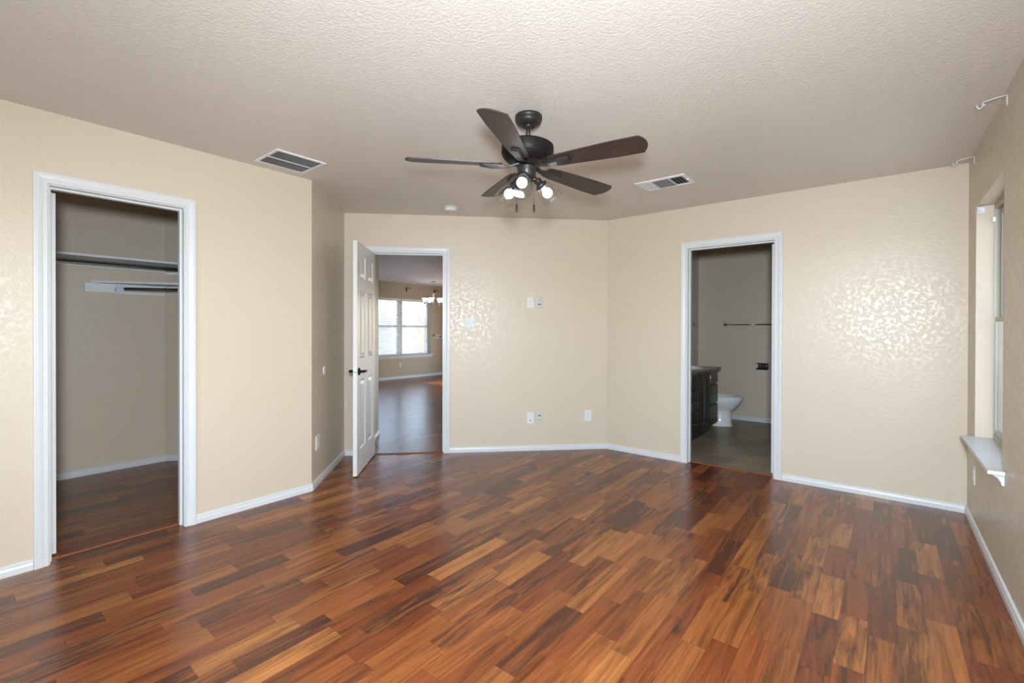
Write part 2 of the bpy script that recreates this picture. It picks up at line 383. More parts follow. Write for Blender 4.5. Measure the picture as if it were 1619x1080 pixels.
# ------------------------------------------------------------------ room shell
TH = 0.12
OC = (0.390, 1.005, 2.047)        # closet opening (y0, y1, top)
OD = (0.262, 0.988, 2.047)        # entry opening along the angled wall
OB = (-1.455, -0.727, 2.047)      # bathroom opening (x0, x1, top)
J = 0.018
WH = (3.295, 4.165, 0.585, 2.066) # window hole in the window wall
box_struct('floor', -9.72, 0.62, YB - 0.1, 9.6, -0.08, 0.0, LAM)
box_struct('floor_bathroom', -2.14, 1.0, 4.583, 7.11, 0.0, 0.004, TILE)
def ceiling_piece(name, poly, mt):
    mb = MB(); mb.prism(poly, H, H + 0.1); return struct(mb.build(name, mt))
# the ceilings meet over the walls
c0 = FD.p(-1.6, 0.06)[:2]; c1 = FD.p(DL + 0.03, 0.06)[:2]
ceiling_piece('ceiling', [(-5.56, YB - 0.1), (1.14, YB - 0.1), (1.14, 7.24), (-2.2, 7.24), (-2.2, c1[1]), c1, c0, (-5.56, c0[1])], CEIL)
ceiling_piece('ceiling_dining', [(-9.75, 2.0), (-5.56, 2.0), (-5.56, c0[1]), c0, c1, (-2.2, c1[1]), (-2.2, 9.6), (-9.75, 9.6)], CEILD)
wall('wall_left', FL, YB - 0.1, YA, TH, [(OC[0] - J, OC[1] + J, 0, OC[2] + J)])
wall('wall_alcove', FS, 0.0, SL + 0.12, TH)
wall('wall_entry', FD, -0.10, DL + 0.06, TH, [(OD[0] - J, OD[1] + J, 0, OD[2] + J)])
wall('wall_bathroom_side', FR, -2.34, 1.12, TH, [(OB[0] - J, OB[1] + J, 0, OB[2] + J)])
wall('wall_window_side', FW, YB - 0.1, YR + 0.12, 0.15, [WH])
RW = (-2.65, -0.85, 0.60, 2.06)  # hole for the invented rear window that admits the fill light
wall('wall_rear', FB, XL - 2.0, XW + 0.15, TH, [RW])
# closet
wall('wall_closet_back', Frame((-5.39, 0), (0, 1), (-1, 0)), -0.97, 1.45, TH)
wall('wall_closet_end', Frame((-5.39, 1.39), (Q, Q), (-Q, Q)), -0.05, 1.56, 0.10)
# bathroom
wall('wall_bathroom_left', Frame((-2.14, 0), (0, 1), (-1, 0)), YR + TH, 9.5, TH)
wall('wall_bathroom_back', Frame((0, 7.11), (1, 0), (0, 1)), -2.14, 1.12, TH)
wall('wall_bathroom_right', Frame((1.0, 0), (0, 1), (1, 0)), YR + TH, 7.11, TH)
# hall and dining room beyond the entry door
wall('wall_hall', FD, -1.35, 0.185, 0.28, d0=0.60)
XD = -9.6
DW = (5.30, 8.43, 0.60, 2.045)
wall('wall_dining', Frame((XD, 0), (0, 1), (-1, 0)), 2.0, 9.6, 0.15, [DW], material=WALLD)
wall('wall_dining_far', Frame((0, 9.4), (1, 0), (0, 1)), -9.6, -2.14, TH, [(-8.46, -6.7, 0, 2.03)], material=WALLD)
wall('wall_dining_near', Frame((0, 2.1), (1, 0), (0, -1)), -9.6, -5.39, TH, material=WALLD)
box_struct('wall_hall_end', -5.62, -5.51, 1.30, 2.30, 0, H, WALL)

BASE = [(0, 0), (0.0125, 0), (0.013, 0.004), (0.0128, 0.030), (0.0100, 0.037), (0.0085, 0.042), (0.0105, 0.046), (0.0095, 0.052), (0.006, 0.0565), (0, 0.058)]
def baseboard(name, F, s0, s1, m0=0.0, m1=0.0, off=0.0, sc=1.0):
    mb = MB(); n = len(BASE)
    a = [F.p(s0 + d * sc * m0, off - d * sc, z * sc) for d, z in BASE]; b = [F.p(s1 + d * sc * m1, off - d * sc, z * sc) for d, z in BASE]
    mb.add(a + b, [(k, (k + 1) % n, n + (k + 1) % n, n + k) for k in range(n)] + [tuple(range(n)), tuple(range(n, 2 * n))[::-1]])
    return struct(mb.build(name, WHITE))
CW = 0.057
baseboard('baseboard_left', FL, YB, OC[0] - 0.006 - CW - 0.001)
baseboard('baseboard_left', FL, OC[1] + 0.006 + CW + 0.001, YA, 0, T8)
baseboard('baseboard_alcove', FS, 0, SL, -T8, -1)
baseboard('baseboard_entry', FD, 0, OD[0] - 0.006 - CW - 0.001, 1, 0)
baseboard('baseboard_entry', FD, OD[1] + 0.006 + CW + 0.001, DL, 0, -T8)
baseboard('baseboard_bathroom_side', FR, -2.3038 + 0.0004, OB[0] - 0.006 - CW - 0.001, T8, 0)
baseboard('baseboard_bathroom_side', FR, OB[1] + 0.006 + CW + 0.001, XW, 0, -1)
baseboard('baseboard_window_side', FW, YB, YR, 0, -1)
baseboard('baseboard_closet_back', Frame((-5.39, 0), (0, 1), (-1, 0)), YB, 1.39, 0, -T8)
baseboard('baseboard_closet_end', Frame((-5.39, 1.39), (Q, Q), (-Q, Q)), 0, 1.4, T8, 0)
baseboard('baseboard_bathroom_back', Frame((0, 7.11), (1, 0), (0, 1)), -2.14, 1.0, sc=1.25)
baseboard('baseboard_hall', FD, -1.2, 0.185, 0, 1, off=0.60)
baseboard('baseboard_hall', Frame(FD.p(0.185, 0.60)[:2], (-Q, Q), (-Q, -Q)), 0, 0.28, -1, 0)
baseboard('baseboard_dining', Frame((XD, 0), (0, 1), (-1, 0)), 2.1, 9.4, sc=1.2)

CAS = [(0, 0), (0, 0.009), (0.003, 0.0115), (0.012, 0.0115), (0.0135, 0.0095), (0.018, 0.0095), (0.025, 0.0125), (0.040, 0.0155), (0.0455, 0.0155), (0.047, 0.0172), (0.0545, 0.0172), (CW, 0.0150), (CW, 0)]
def casing(name, F, s0, s1, z1, d=0.0, sgn=1):
    """mitred colonial casing round three sides; s0, s1, z1 are its inner edges"""
    mb = MB(); n = len(CAS); rings = []
    for k in range(4):
        rings += [F.p((s0 - w if k < 2 else s1 + w), d - sgn * pr, 0.0 if k in (0, 3) else z1 + w) for w, pr in CAS]
    fs = [(r * n + k, r * n + (k + 1) % n, (r + 1) * n + (k + 1) % n, (r + 1) * n + k) for r in range(3) for k in range(n)]
    fs += [tuple(range(n)), tuple(range(3 * n, 4 * n))]
    mb.add(rings, fs); return struct(mb.build(name, WHITE))
def jamb(name, F, s0, s1, z1, stop_d):
    """jamb boards lining an opening, with the door stop"""
    mb = MB(); mb.box(s0 - J, s0, 0.0, TH, 0, z1 + J); mb.box(s1, s1 + J, 0, TH, 0, z1 + J); mb.box(s0, s1, 0, TH, z1, z1 + J)
    a, b = stop_d
    mb.box(s0, s0 + 0.011, a, b, 0, z1); mb.box(s1 - 0.011, s1, a, b, 0, z1); mb.box(s0 + 0.011, s1 - 0.011, a, b, z1 - 0.011, z1)
    mb.xf(F.m()); return struct(mb.build(name, WHITE))
for nm, F, O, stop in (('trim_1', FL, OC, (0.045, 0.08)), ('trim_2', FD, OD, (0.04, 0.075)), ('trim_3', FR, OB, (0.045, 0.08))):
    casing(nm, F, O[0] - 0.006, O[1] + 0.006, O[2] + 0.006)
    jamb(nm.replace('trim', 'doorway'), F, O[0], O[1], O[2], stop)
# floor transition strips in the doorways
def strip(F, s0, s1, d, w, h):
    mb = MB(); prof = [(-w, 0), (-w * 0.6, h * 0.8), (0, h), (w * 0.6, h * 0.8), (w, 0)]
    mb.add([(s0, d + a, z) for a, z in prof] + [(s1, d + a, z) for a, z in prof], [(k, k + 1, 6 + k, 5 + k) for k in range(4)] + [(0, 4, 9, 5), (0, 1, 2, 3, 4), (9, 8, 7, 6, 5)])
    mb.xf(F.m()); struct(mb.build('trim_threshold', STRIP))
strip(FL, OC[0], OC[1], 0.075, 0.012, 0.007); strip(FD, OD[0], OD[1], 0.012, 0.018, 0.008); strip(FR, OB[0], OB[1], 0.07, 0.014, 0.008)

# ------------------------------------------------------------------ doors
def door_leaf(w, h=2.022, th=0.035):
    """six-panel leaf: hinge edge at x=0, faces y=0 and y=th"""
    mb = MB(); st = 0.108; mul = 0.10; pw = (w - 2 * st - mul) / 2
    cols = [(st, st + pw), (st + pw + mul, w - st)]
    rows = [(h - 0.31, h - 0.11), (h - 1.015, h - 0.42), (h - 1.815, h - 1.205)]
    xs = [0, *cols[0], *cols[1], w]; zs = sorted([0, h] + [z for r in rows for z in r])
    for face, sg in ((0.0, 1), (th, -1)):
        for i in range(len(xs) - 1):
            for k in range(len(zs) - 1):
                x0, x1, z0, z1 = xs[i], xs[i + 1], zs[k], zs[k + 1]
                if i in (1, 3) and k in (1, 3, 5):
                    lv = [(0, 0), (0.010, 0.010), (0.018, 0.010), (0.046, 0.002)]
                    rg = [[(x0 + e, face + sg * dp, z0 + e), (x1 - e, face + sg * dp, z0 + e), (x1 - e, face + sg * dp, z1 - e), (x0 + e, face + sg * dp, z1 - e)] for e, dp in lv]
                    mb.loft(rg, cap=False, smooth=False); mb.add(rg[-1], [(0, 1, 2, 3)])
                else:
                    mb.add([(x0, face, z0), (x1, face, z0), (x1, face, z1), (x0, face, z1)], [(0, 1, 2, 3)])
    mb.add([(0, 0, 0), (0, th, 0), (0, th, h), (0, 0, h), (w, 0, 0), (w, th, 0), (w, th, h), (w, 0, h)], [(0, 1, 2, 3), (4, 5, 6, 7), (0, 1, 5, 4), (3, 2, 6, 7)])
    return mb
def door(name, loc, rz, w, label, lever=True, hy=-0.003):
    r = tag(empty(name, loc, rz), label, 'door', kind='structure')
    door_leaf(w).build('door_leaf', DOORW, r, (0, 0, 0.010))
    for sg, y in ((-1, 0.0), (1, 0.035)) if lever else ():
        mb = MB()
        M = Matrix.Translation((w - 0.062, y, 0.905)) @ Matrix.Rotation(math.radians(90 if sg < 0 else -90), 4, 'X')
        mb.lathe([(0.033, 0), (0.033, 0.004), (0.029, 0.009), (0.013, 0.011), (0.0115, 0.03), (0.0125, 0.046)], 24, M)
        rose = mb.build('door_handle', BLACK, r)
        lv = MB(); yy = y + sg * 0.046
        pts = [(w - 0.062, yy - sg * 0.006, 0.905), (w - 0.078, yy, 0.906), (w - 0.115, yy - sg * 0.001, 0.905), (w - 0.15, yy - sg * 0.003, 0.902), (w - 0.178, yy - sg * 0.004, 0.899)]
        lv.tube(pts, [0.011, 0.011, 0.0105, 0.0095, 0.009], 12); lv.build('lever', BLACK, rose)
    lp = MB(); lp.bbox(w - 0.0005, w + 0.0018, 0.006, 0.029, 0.877, 0.933, 0.0004); plate = lp.build('latch_plate', STEEL, r)
    lb = MB(); lb.lathe([(0.0065, 0), (0.0065, 0.007), (0.003, 0.011)], 14, Matrix.Translation((w + 0.0015, 0.0175, 0.905)) @ Matrix.Rotation(math.radians(90), 4, 'Y')); lb.build('latch_bolt', STEEL, plate)
    for z in (0.22, 1.02, 1.80):
        hg = MB(); hg.lathe([(0.005, 0), (0.005, 0.09)], 12, Matrix.Translation((-0.004, hy, z))); hg.build('hinge', STEEL, r)
    return r
# entry door: hinged on the left jamb, swung into the room
hp = FD.p(OD[0] + 0.006, -0.004)
door('door_1', hp, math.atan2(-Q, Q) - math.radians(1.6), 0.722, 'white six-panel entry door with black lever handles standing open into the room')
# closet door swung into the closet; bathroom door swung into the bathroom
hp = (XL - TH - 0.002, OC[0] + 0.038, 0)
door('door_2', hp, math.pi, 0.608, 'white closet door swung inward, seen as a thin strip inside the closet doorway', False, 0.0365)
hp = (OB[1] - 0.003, YR + TH + 0.002, 0)
door('door_3', hp, math.pi / 2, 0.718, 'white bathroom door swung inward, seen as a thin strip at the bathroom jamb', False)

# ------------------------------------------------------------------ window with sill
def window_side():
    r = tag(empty('window_1', FW.p((WH[0] + WH[1]) / 2, 0.08, WH[2])), kind='structure')
    y0, y1, z0, z1 = WH[0], WH[1], WH[2], WH[3]; o = r.location
    def bx(mb, a, b, c, d, e, f): mb.box(a - o[0], b - o[0], c - o[1], d - o[1], e - o[2], f - o[2])
    X = XW
    f = MB(); fz0 = z0 + 0.012
    bx(f, X + .08, X + .13, y1 - .012, y1, fz0, z1); bx(f, X + .08, X + .13, y0, y0 + .012, fz0, z1)
    bx(f, X + .08, X + .13, y0 + .012, y1 - .012, z1 - .03, z1); bx(f, X + .08, X + .13, y0 + .012, y1 - .012, fz0, fz0 + .03)
    f.build('window_frame', ALU, r)
    mid = 1.345
    def sash(x, za, zb, name):
        s = MB(); w_ = 0.028
        bx(s, x, x + .02, y1 - .012 - w_, y1 - .012, za, zb); bx(s, x, x + .02, y0 + .012, y0 + .012 + w_, za, zb)
        bx(s, x, x + .02, y0 + .04, y1 - .04, zb - w_, zb); bx(s, x, x + .02, y0 + .04, y1 - .04, za, za + w_)
        so = s.build('sash', ALU, r)
        g = MB(); bx(g, x + .008, x + .012, y0 + .04, y1 - .04, za + w_, zb - w_); g.build('pane', GLASS, so)
        return so
    sash(X + .084, fz0 + .03, mid + .014, 'l'); sash(X + .107, mid - .014, z1 - .03, 'u')
    lt = MB(); bx(lt, X + .070, X + .082, y1 - .030, y1 - .014, 1.955, 1.985); lt.build('sash_stop', STEEL, r)
    return r
window_side()
def added_rear_window():  # unseen window, added behind the camera to carry the fill light
    r = tag(empty('added_window', (0, YB - 0.09, 0)), kind='structure')
    f = MB(); a, b, c, d = RW; w_ = 0.04; mid = (a + b) / 2
    for x0, x1, z0, z1 in ((a, a + w_, c, d), (b - w_, b, c, d), (a + w_, b - w_, c, c + w_), (a + w_, b - w_, d - w_, d), (mid - .03, mid + .03, c + w_, d - w_)): f.box(x0, x1, -.02, .02, z0, z1)
    fo = f.build('window_frame', VINYL, r)
    for x0, x1 in ((a + w_, mid - .03), (mid + .03, b - w_)):
        g = MB(); g.box(x0, x1, -.002, .002, c + w_, d - w_); g.build('pane', GLASS, r)
added_rear_window()
# sill board with horns and the moulding under it
sb = MB(); zt = 0.597
sb.prism([(XW - 0.062, 3.205), (XW - 0.002, 3.205), (XW - 0.002, WH[0] + .001), (XW + 0.08, WH[0] + .001), (XW + 0.08, WH[1] - .001), (XW - 0.002, WH[1] - .001), (XW - 0.002, 4.178), (XW - 0.062, 4.178)], zt - 0.018, zt)
sill = struct(sb.build('window_sill', WHITE), 'white window sill board under the side window')
ap = MB(); prof = [(0, 0), (0.045, 0), (0.040, -0.010), (0.022, -0.022), (0.012, -0.04), (0.010, -0.055), (0, -0.058)]
n_ = len(prof); ap.add([(XW - a, 3.24, zt - .018 + z) for a, z in prof] + [(XW - a, 4.15, zt - .018 + z) for a, z in prof], [(k, (k + 1) % n_, n_ + (k + 1) % n_, n_ + k) for k in range(n_)] + [tuple(range(n_)), tuple(range(n_, 2 * n_))[::-1]])
apo = ap.build('sill_apron', WHITE, sill)
# blind bracket left in the corner of the window recess
bb = empty('blind_bracket', (XW + 0.001, 4.165, 2.056), 0, 'small clear plastic blind bracket in top corner of the window recess', 'bracket')
m_ = MB(); m_.bbox(0, 0.037, -0.004, 0, -0.032, 0, 0.001); m_.bbox(0, 0.037, -0.030, -0.004, -0.003, 0, 0.0008); m_.bbox(0, 0.003, -0.03, -0.004, -0.03, -0.003, 0.0008); m_.build('bracket_body', flat('clear_plastic', (0.75, 0.8, 0.82), 0.2), bb)
for x_ in (0.008, 0.017):
    m_ = MB(); m_.lathe([(0.0025, 0), (0.0025, 0.0015)], 10, Matrix.Translation((x_, -0.004, -0.014 - x_ * .3)) @ Matrix.Rotation(math.radians(90), 4, 'X')); m_.build('screw', SLOT, bb)

# curtain rod brackets
def rod_bracket(y, label):
    r = empty('curtain_bracket', (XW, y, 2.385), 0, label, 'bracket', 'curtain rod brackets above the side window')
    zc = -2.385
    w_ = MB(); w_.bbox(-0.003, 0, -0.007, 0.007, 2.360 + zc, 2.412 + zc, 0.0008); w_.build('wall_strap', WHITE, r)
    a = MB(); a.tube([(-0.002, 0, 2.411 + zc), (-0.03, 0, 2.410 + zc), (-0.080, 0, 2.402 + zc), (-0.0835, 0, 2.398 + zc), (-0.084, 0, 2.385 + zc), (-0.087, 0, 2.377 + zc), (-0.094, 0, 2.373 + zc), (-0.101, 0, 2.377 + zc), (-0.105, 0, 2.386 + zc), (-0.106, 0, 2.395 + zc)], 0.0026, 8)
    a.build('hook_arm', WHITE, r)
    s = MB(); s.lathe([(0.004, 0), (0.004, 0.008)], 10, Matrix.Translation((-0.083, 0.0, 2.387 + zc)) @ Matrix.Rotation(math.radians(90), 4, 'Y')); s.build('set_screw', WHITE, r)
    for z_ in (2.398, 2.384):
        s = MB(); s.lathe([(0.0035, 0), (0.003, 0.0025)], 10, Matrix.Translation((-0.003, 0, z_ + zc)) @ Matrix.Rotation(math.radians(-90), 4, 'Y')); s.build('screw', WHITE, r)
rod_bracket(3.235, 'white curtain rod bracket near the ceiling, nearer to the camera')
rod_bracket(4.25, 'white curtain rod bracket in the ceiling corner beyond the window')

# ------------------------------------------------------------------ wall plates
def put(r, F, s, z, d=-0.0006):
    r.location = F.p(s, d, z); r.rotation_euler = (0, 0, F.rz() if F is not FL else F.rz())
    return r
def rz_for(F):
    """rotation so that local +x runs along the wall and local -y points into the room"""
    into = (-F.v[0], -F.v[1])
    return math.atan2(into[1], into[0]) + math.pi / 2
def plate_base(name, F, s, z, label, cat, group, w=0.074, h=0.117, material=PLATE):
    r = empty(name, F.p(s, -0.0006, z), rz_for(F), label, cat, group)
    mb = MB()
    b0 = [(-w / 2, 0, -h / 2), (w / 2, 0, -h / 2), (w / 2, 0, h / 2), (-w / 2, 0, h / 2)]
    ins = lambda e, y: [(-w / 2 + e, y, -h / 2 + e), (w / 2 - e, y, -h / 2 + e), (w / 2 - e, y, h / 2 - e), (-w / 2 + e, y, h / 2 - e)]
    mb.loft([b0, ins(0, -0.0025), ins(0.003, -0.0055), ins(0.006, -0.0062)], smooth=False)
    mb.build('faceplate', material, r)
    return r
def screw(r, x, z, y=-0.0062, m=None):
    mb = MB(); mb.lathe([(0.0032, 0), (0.0026, 0.0012)], 10, Matrix.Translation((x, y, z)) @ Matrix.Rotation(math.radians(90), 4, 'X')); mb.build('screw', m or STEEL, r)
def outlet(F, s, z, label, group='duplex power outlets on the bedroom walls', **k):
    r = plate_base('power_outlet', F, s, z, label, 'outlet', group, **k)
    for zz in (0.0195, -0.0195):
        mb = MB(); pts = [(0.017 * math.cos(a), max(-0.0125, min(0.0125, 0.017 * math.sin(a)))) for a in [2 * math.pi * q / 24 for q in range(24)]]
        mb.loft([[(x, -0.0058, zz + v) for x, v in pts], [(x, -0.0082, zz + v) for x, v in pts]], smooth=False)
        f = mb.build('socket', PLATE, r)
        sl = MB(); sl.box(-0.0072, -0.0052, -0.0086, -0.008, zz - 0.001, zz + 0.0075); sl.box(0.0052, 0.0072, -0.0086, -0.008, zz - 0.001, zz + 0.0065)
        sl.lathe([(0.0026, 0), (0.0026, 0.0005)], 10, Matrix.Translation((0, -0.0081, zz - 0.0075)) @ Matrix.Rotation(math.radians(90), 4, 'X')); sl.build('socket_slots', SLOT, f)
    screw(r, 0, 0)
    return r
def passthrough(F, s, z, up, label):
    r = plate_base('cable_plate', F, s, z, label, 'cable plate', 'cable pass-through plates on the angled wall', w=0.072, h=0.116, material=IVORY)
    fr = MB(); x0, x1, z0, z1 = -0.019, 0.019, -0.033, 0.033; e = 0.004
    for a in ((x0, x0 + e, z0, z1), (x1 - e, x1, z0, z1), (x0 + e, x1 - e, z0, z0 + e), (x0 + e, x1 - e, z1 - e, z1)): fr.box(a[0], a[1], -0.0095, -0.0058, a[2], a[3])
    fr.build('bezel', IVORY, r)
    mo = MB(); mo.box(x0 + e, x1 - e, -0.0066, -0.0060, z0 + e, z1 - e); mo.build('opening', SLOT, r)
    sc = MB(); h0, h1 = (-0.018, 0.028) if up else (-0.028, 0.018)
    pr = [(-0.0066, h0), (-0.0066, h1), (-0.012, h1 if not up else h1 - 0.004), (-0.017, (h0 + h1) / 2), (-0.012, h0 if up else h0 + 0.004)]
    sc.add([(x0 + e, y, v) for y, v in pr] + [(x1 - e, y, v) for y, v in pr], [(k, (k + 1) % 5, 5 + (k + 1) % 5, 5 + k) for k in range(5)] + [(0, 1, 2, 3, 4), (9, 8, 7, 6, 5)])
    sc.build('scoop', IVORY, r)
    for zz in (0.048, -0.048): screw(r, 0, zz, m=IVORY)
    return r
# light switches
sw = plate_base('light_switch', FD, 1.259, 1.343, 'white double toggle light switch beside the entry doorway', 'light switch', None, w=0.118, h=0.117)
for x_ in (-0.023, 0.023):
    mb = MB(); mb.box(x_ - 0.006, x_ + 0.006, -0.0070, -0.0058, -0.013, 0.013); t_ = mb.build('toggle_slot', IVORY, sw)
    mb = MB(); mb.loft([[(x_ - .004, -.0068, -.006), (x_ + .004, -.0068, -.006), (x_ + .004, -.0068, .006), (x_ - .004, -.0068, .006)], [(x_ - .003, -.016, -.012), (x_ + .003, -.016, -.012), (x_ + .003, -.016, -.005), (x_ - .003, -.016, -.005)]], smooth=False); mb.build('toggle', PLATE, t_)
    for zz in (0.03, -0.03): screw(sw, x_, zz)
outlet(FD, 1.890, 1.5565, 'white power outlet high on the angled wall beside a cable plate')
passthrough(FD, 1.985, 1.559, True, 'ivory cable plate high on the angled wall, above the switch height')
passthrough(FD, 1.989, 0.3435, False, 'ivory cable plate low on the angled wall beside the coax plate')
cx = plate_base('coax_plate', FD, 1.893, 0.3435, 'white coax and phone jack plate low on the angled wall', 'jack plate', None, w=0.075, h=0.124)
for zz, rr in ((0.012, 0.0045), (-0.024, 0.006)):
    mb = MB(); mb.lathe([(rr, 0), (rr, 0.006), (rr * .55, 0.006), (rr * .55, 0.002)], 14, Matrix.Translation((0, -0.0060, zz)) @ Matrix.Rotation(math.radians(90), 4, 'X')); mb.build('jack', STEEL if zz > 0 else SLOT, cx)
for zz in (0.042, -0.048): screw(cx, 0, zz)
outlet(FD, 2.513, 0.3555, 'white power outlet low on the angled wall near its corner with the bathroom wall')
outlet(FS, 0.145, 0.348, 'white power outlet low on the short alcove wall', w=0.098)
outlet(FW, 4.165, 0.352, 'white power outlet under the window sill')
# door bumper disc
db = MB(); db.lathe([(0.040, 0), (0.040, 0.003), (0.036, 0.007), (0.025, 0.009), (0.0001, 0.0095)], 28, Matrix.Rotation(math.radians(90), 4, 'X'))
dbo = db.build('wall_bumper', PLATE, None, FS.p(0.335, -0.0006, 0.916), rz_for(FS)); tag(dbo, 'round white door bumper disc stuck on the alcove wall', 'door bumper')

# ------------------------------------------------------------------ ceiling fittings
def return_vent():
    r = empty('ceiling_vent', (-3.223, 1.556, H), 0, 'square white ceiling vent with dark slats above the closet side', 'vent')
    a, b, o = 0.168, 0.172, 0.022
    fr = MB()
    lv = [(0, -0.0006), (0, -0.004), (0.004, -0.008), (0.020, -0.008), (0.022, -0.006), (0.022, -0.001)]
    rg = [[(-a + e, -b + e, z), (a - e, -b + e, z), (a - e, b - e, z), (-a + e, b - e, z)] for e, z in lv]
    fr.loft(rg, cap=False, smooth=False); fr.box(-0.004, 0.004, -b + .022, b - .022, -0.0085, -0.004); fr.build('vent_frame', VENTW, r)
    bk = MB(); bk.box(-a + .021, a - .021, -b + .021, b - .021, -0.0016, -0.0006); bk.build('duct_opening', VENTIN, r)
    for sx in (-1, 1):
        sl = MB(); n = 23
        for k in range(n):
            y = -b + .026 + (2 * b - .052) * (k + .5) / n; x0, x1 = sorted((sx * 0.004, sx * (a - .021)))
            sl.add([(x0, y - .0010, -.0042), (x1, y - .0010, -.0042), (x1, y + .0006, -.0074), (x0, y + .0006, -.0074), (x0, y - .0000, -.0042), (x1, y - .0000, -.0042), (x1, y + .0018, -.0074), (x0, y + .0018, -.0074)], [(0, 1, 2, 3), (4, 5, 6, 7), (0, 1, 5, 4), (3, 2, 6, 7)])
        sl.build('louvre_bank', SLATG, r)
    for sx in (-1, 1):
        for sy in (-1, 1):
            mb = MB(); mb.lathe([(0.004, 0), (0.003, -0.002)], 10, Matrix.Translation((sx * (a - .011), sy * (b - .013), -0.008))); mb.build('screw', VENTW, r)
return_vent()
def supply_vent():
    r = empty('air_register', (-1.357, 3.621, H), 0, 'white three-way air register in the ceiling near the bathroom', 'vent')
    a, b = 0.198, 0.130
    fr = MB(); lv = [(0, -0.0006), (0, -0.003), (0.004, -0.007), (0.026, -0.010), (0.028, -0.008), (0.028, -0.002)]
    fr.loft([[(-a + e, -b + e, z), (a - e, -b + e, z), (a - e, b - e, z), (-a + e, b - e, z)] for e, z in lv], cap=False, smooth=False)
    xa, xb = -a + .028, a - .028; yb = b - .028; c0, c1 = -0.068, 0.068
    for c in (c0, c1): fr.box(c - .003, c + .003, -yb, yb, -0.0105, -0.004)
    fr.build('vent_frame', VENTW, r)
    bk = MB(); bk.box(-a + .027, a - .027, -b + .027, b - .027, -0.0016, -0.0006); bk.build('duct_opening', VENTIN, r)
    def bank(x0, x1, tilt):
        sl = MB(); n = 4
        for k in range(n):
            x = x0 + (x1 - x0) * (k + .5) / n; t = tilt * (0.0045 if tilt < 0 else 0.0062)
            sl.add([(x - t, -yb, -.0022), (x - t, yb, -.0022), (x + t, yb, -.0115), (x + t, -yb, -.0115), (x - t + .001, -yb, -.0022), (x - t + .001, yb, -.0022), (x + t + .001, yb, -.0115), (x + t + .001, -yb, -.0115)], [(0, 1, 2, 3), (4, 5, 6, 7), (2, 3, 7, 6), (0, 1, 5, 4)])
        sl.build('louvre_bank', VENTW, r)
    bank(xa, c0 - .003, -1); bank(c1 + .003, xb, 1)
    mp = MB()
    for k in range(3):
        y = -yb + (2 * yb) * (k + .5) / 3
        mp.add([(c0 + .003, y - .022, -.0025), (c1 - .003, y - .022, -.0025), (c1 - .003, y + .020, -.0105), (c0 + .003, y + .020, -.0105), (c0 + .003, y - .022, -.0018), (c1 - .003, y - .022, -.0018), (c1 - .003, y + .020, -.0098), (c0 + .003, y + .020, -.0098)], [(0, 1, 2, 3), (4, 5, 6, 7), (2, 3, 7, 6)])
    mp.build('louvre_bank', GREYM, r)
    for sx in (-1, 1):
        mb = MB(); mb.lathe([(0.004, 0), (0.003, -0.002)], 10, Matrix.Translation((sx * (a - .014), 0.0, -0.009))); mb.build('screw', VENTW, r)
    lv_ = MB(); lv_.box(a - .020, a - .004, -.012, -.008, -.016, -.008); lv_.build('damper_lever', VENTW, r)
supply_vent()
sd = empty('smoke_detector', (-3.235, 3.095, H), 0, 'round white smoke detector on the ceiling above the entry doorway', 'smoke detector')
mb = MB(); mb.lathe([(0.071, -0.0006), (0.071, -0.006), (0.068, -0.009), (0.062, -0.010)], 40); mb.build('mounting_ring', PLATE, sd)
mb = MB(); mb.lathe([(0.061, -0.009), (0.060, -0.028), (0.056, -0.033), (0.03, -0.036), (0.0001, -0.0365)], 40); hb = mb.build('housing', PLATE, sd)
mb = MB(); mb.lathe([(0.014, -0.0345), (0.013, -0.041), (0.0001, -0.042)], 20, Matrix.Translation((0.012, -0.006, 0))); mb.build('test_button', IVORY, sd)

# ------------------------------------------------------------------ ceiling fan
FX, FY = -1.512, 2.028
fan = empty('ceiling_fan', (FX, FY, H), 0, 'dark bronze ceiling fan with five walnut blades and three lit glass shades', 'ceiling fan')
def fz(v): return v - H
TILT = Matrix.Translation((0, 0, fz(2.40))) @ Matrix.Rotation(0.034, 4, Vector((-0.625, 0.78, 0))) @ Matrix.Translation((0, 0, -fz(2.40)))
mb = MB(); mb.lathe([(0.070, -0.0006), (0.0735, -0.004), (0.0735, -0.022), (0.0690, -0.0225), (0.0690, -0.0265), (0.0720, -0.027), (0.0695, -0.035), (0.060, -0.047), (0.045, -0.056), (0.033, -0.060), (0.028, -0.056)], 40, cap=False); mb.build('canopy', BRONZE, fan)
mb = MB(); mb.lathe([(0.0125, fz(2.40)), (0.0125, fz(2.305))], 20, TILT); mb.sphere(TILT @ Vector((0, 0, fz(2.392))), 0.026); mb.build('downrod', BRONZE, fan)
mb = MB()
for pr in ([(0.016, fz(2.300)), (0.03, fz(2.290)), (0.10, fz(2.284)), (0.134, fz(2.279)), (0.1400, fz(2.275)), (0.1420, fz(2.269))], [(0.1420, fz(2.269)), (0.1425, fz(2.231)), (0.1410, fz(2.227))], [(0.1410, fz(2.227)), (0.1380, fz(2.224)), (0.1370, fz(2.220))], [(0.1370, fz(2.220)), (0.130, fz(2.208)), (0.115, fz(2.195)), (0.095, fz(2.187)), (0.085, fz(2.186))], [(0.085, fz(2.186)), (0.05, fz(2.182)), (0.04, fz(2.172))]): mb.lathe(pr, 56, TILT, cap=False); mb.build('motor_housing', BRONZE, fan)
mb = MB(); mb.lathe([(0.026, fz(2.184)), (0.026, fz(2.164)), (0.052, fz(2.163)), (0.0545, fz(2.158)), (0.0545, fz(2.150)), (0.051, fz(2.147)), (0.0495, fz(2.112)), (0.045, fz(2.100)), (0.022, fz(2.092)), (0.0001, fz(2.091))], 36, TILT); swh = mb.build('switch_housing', BRONZE, fan)
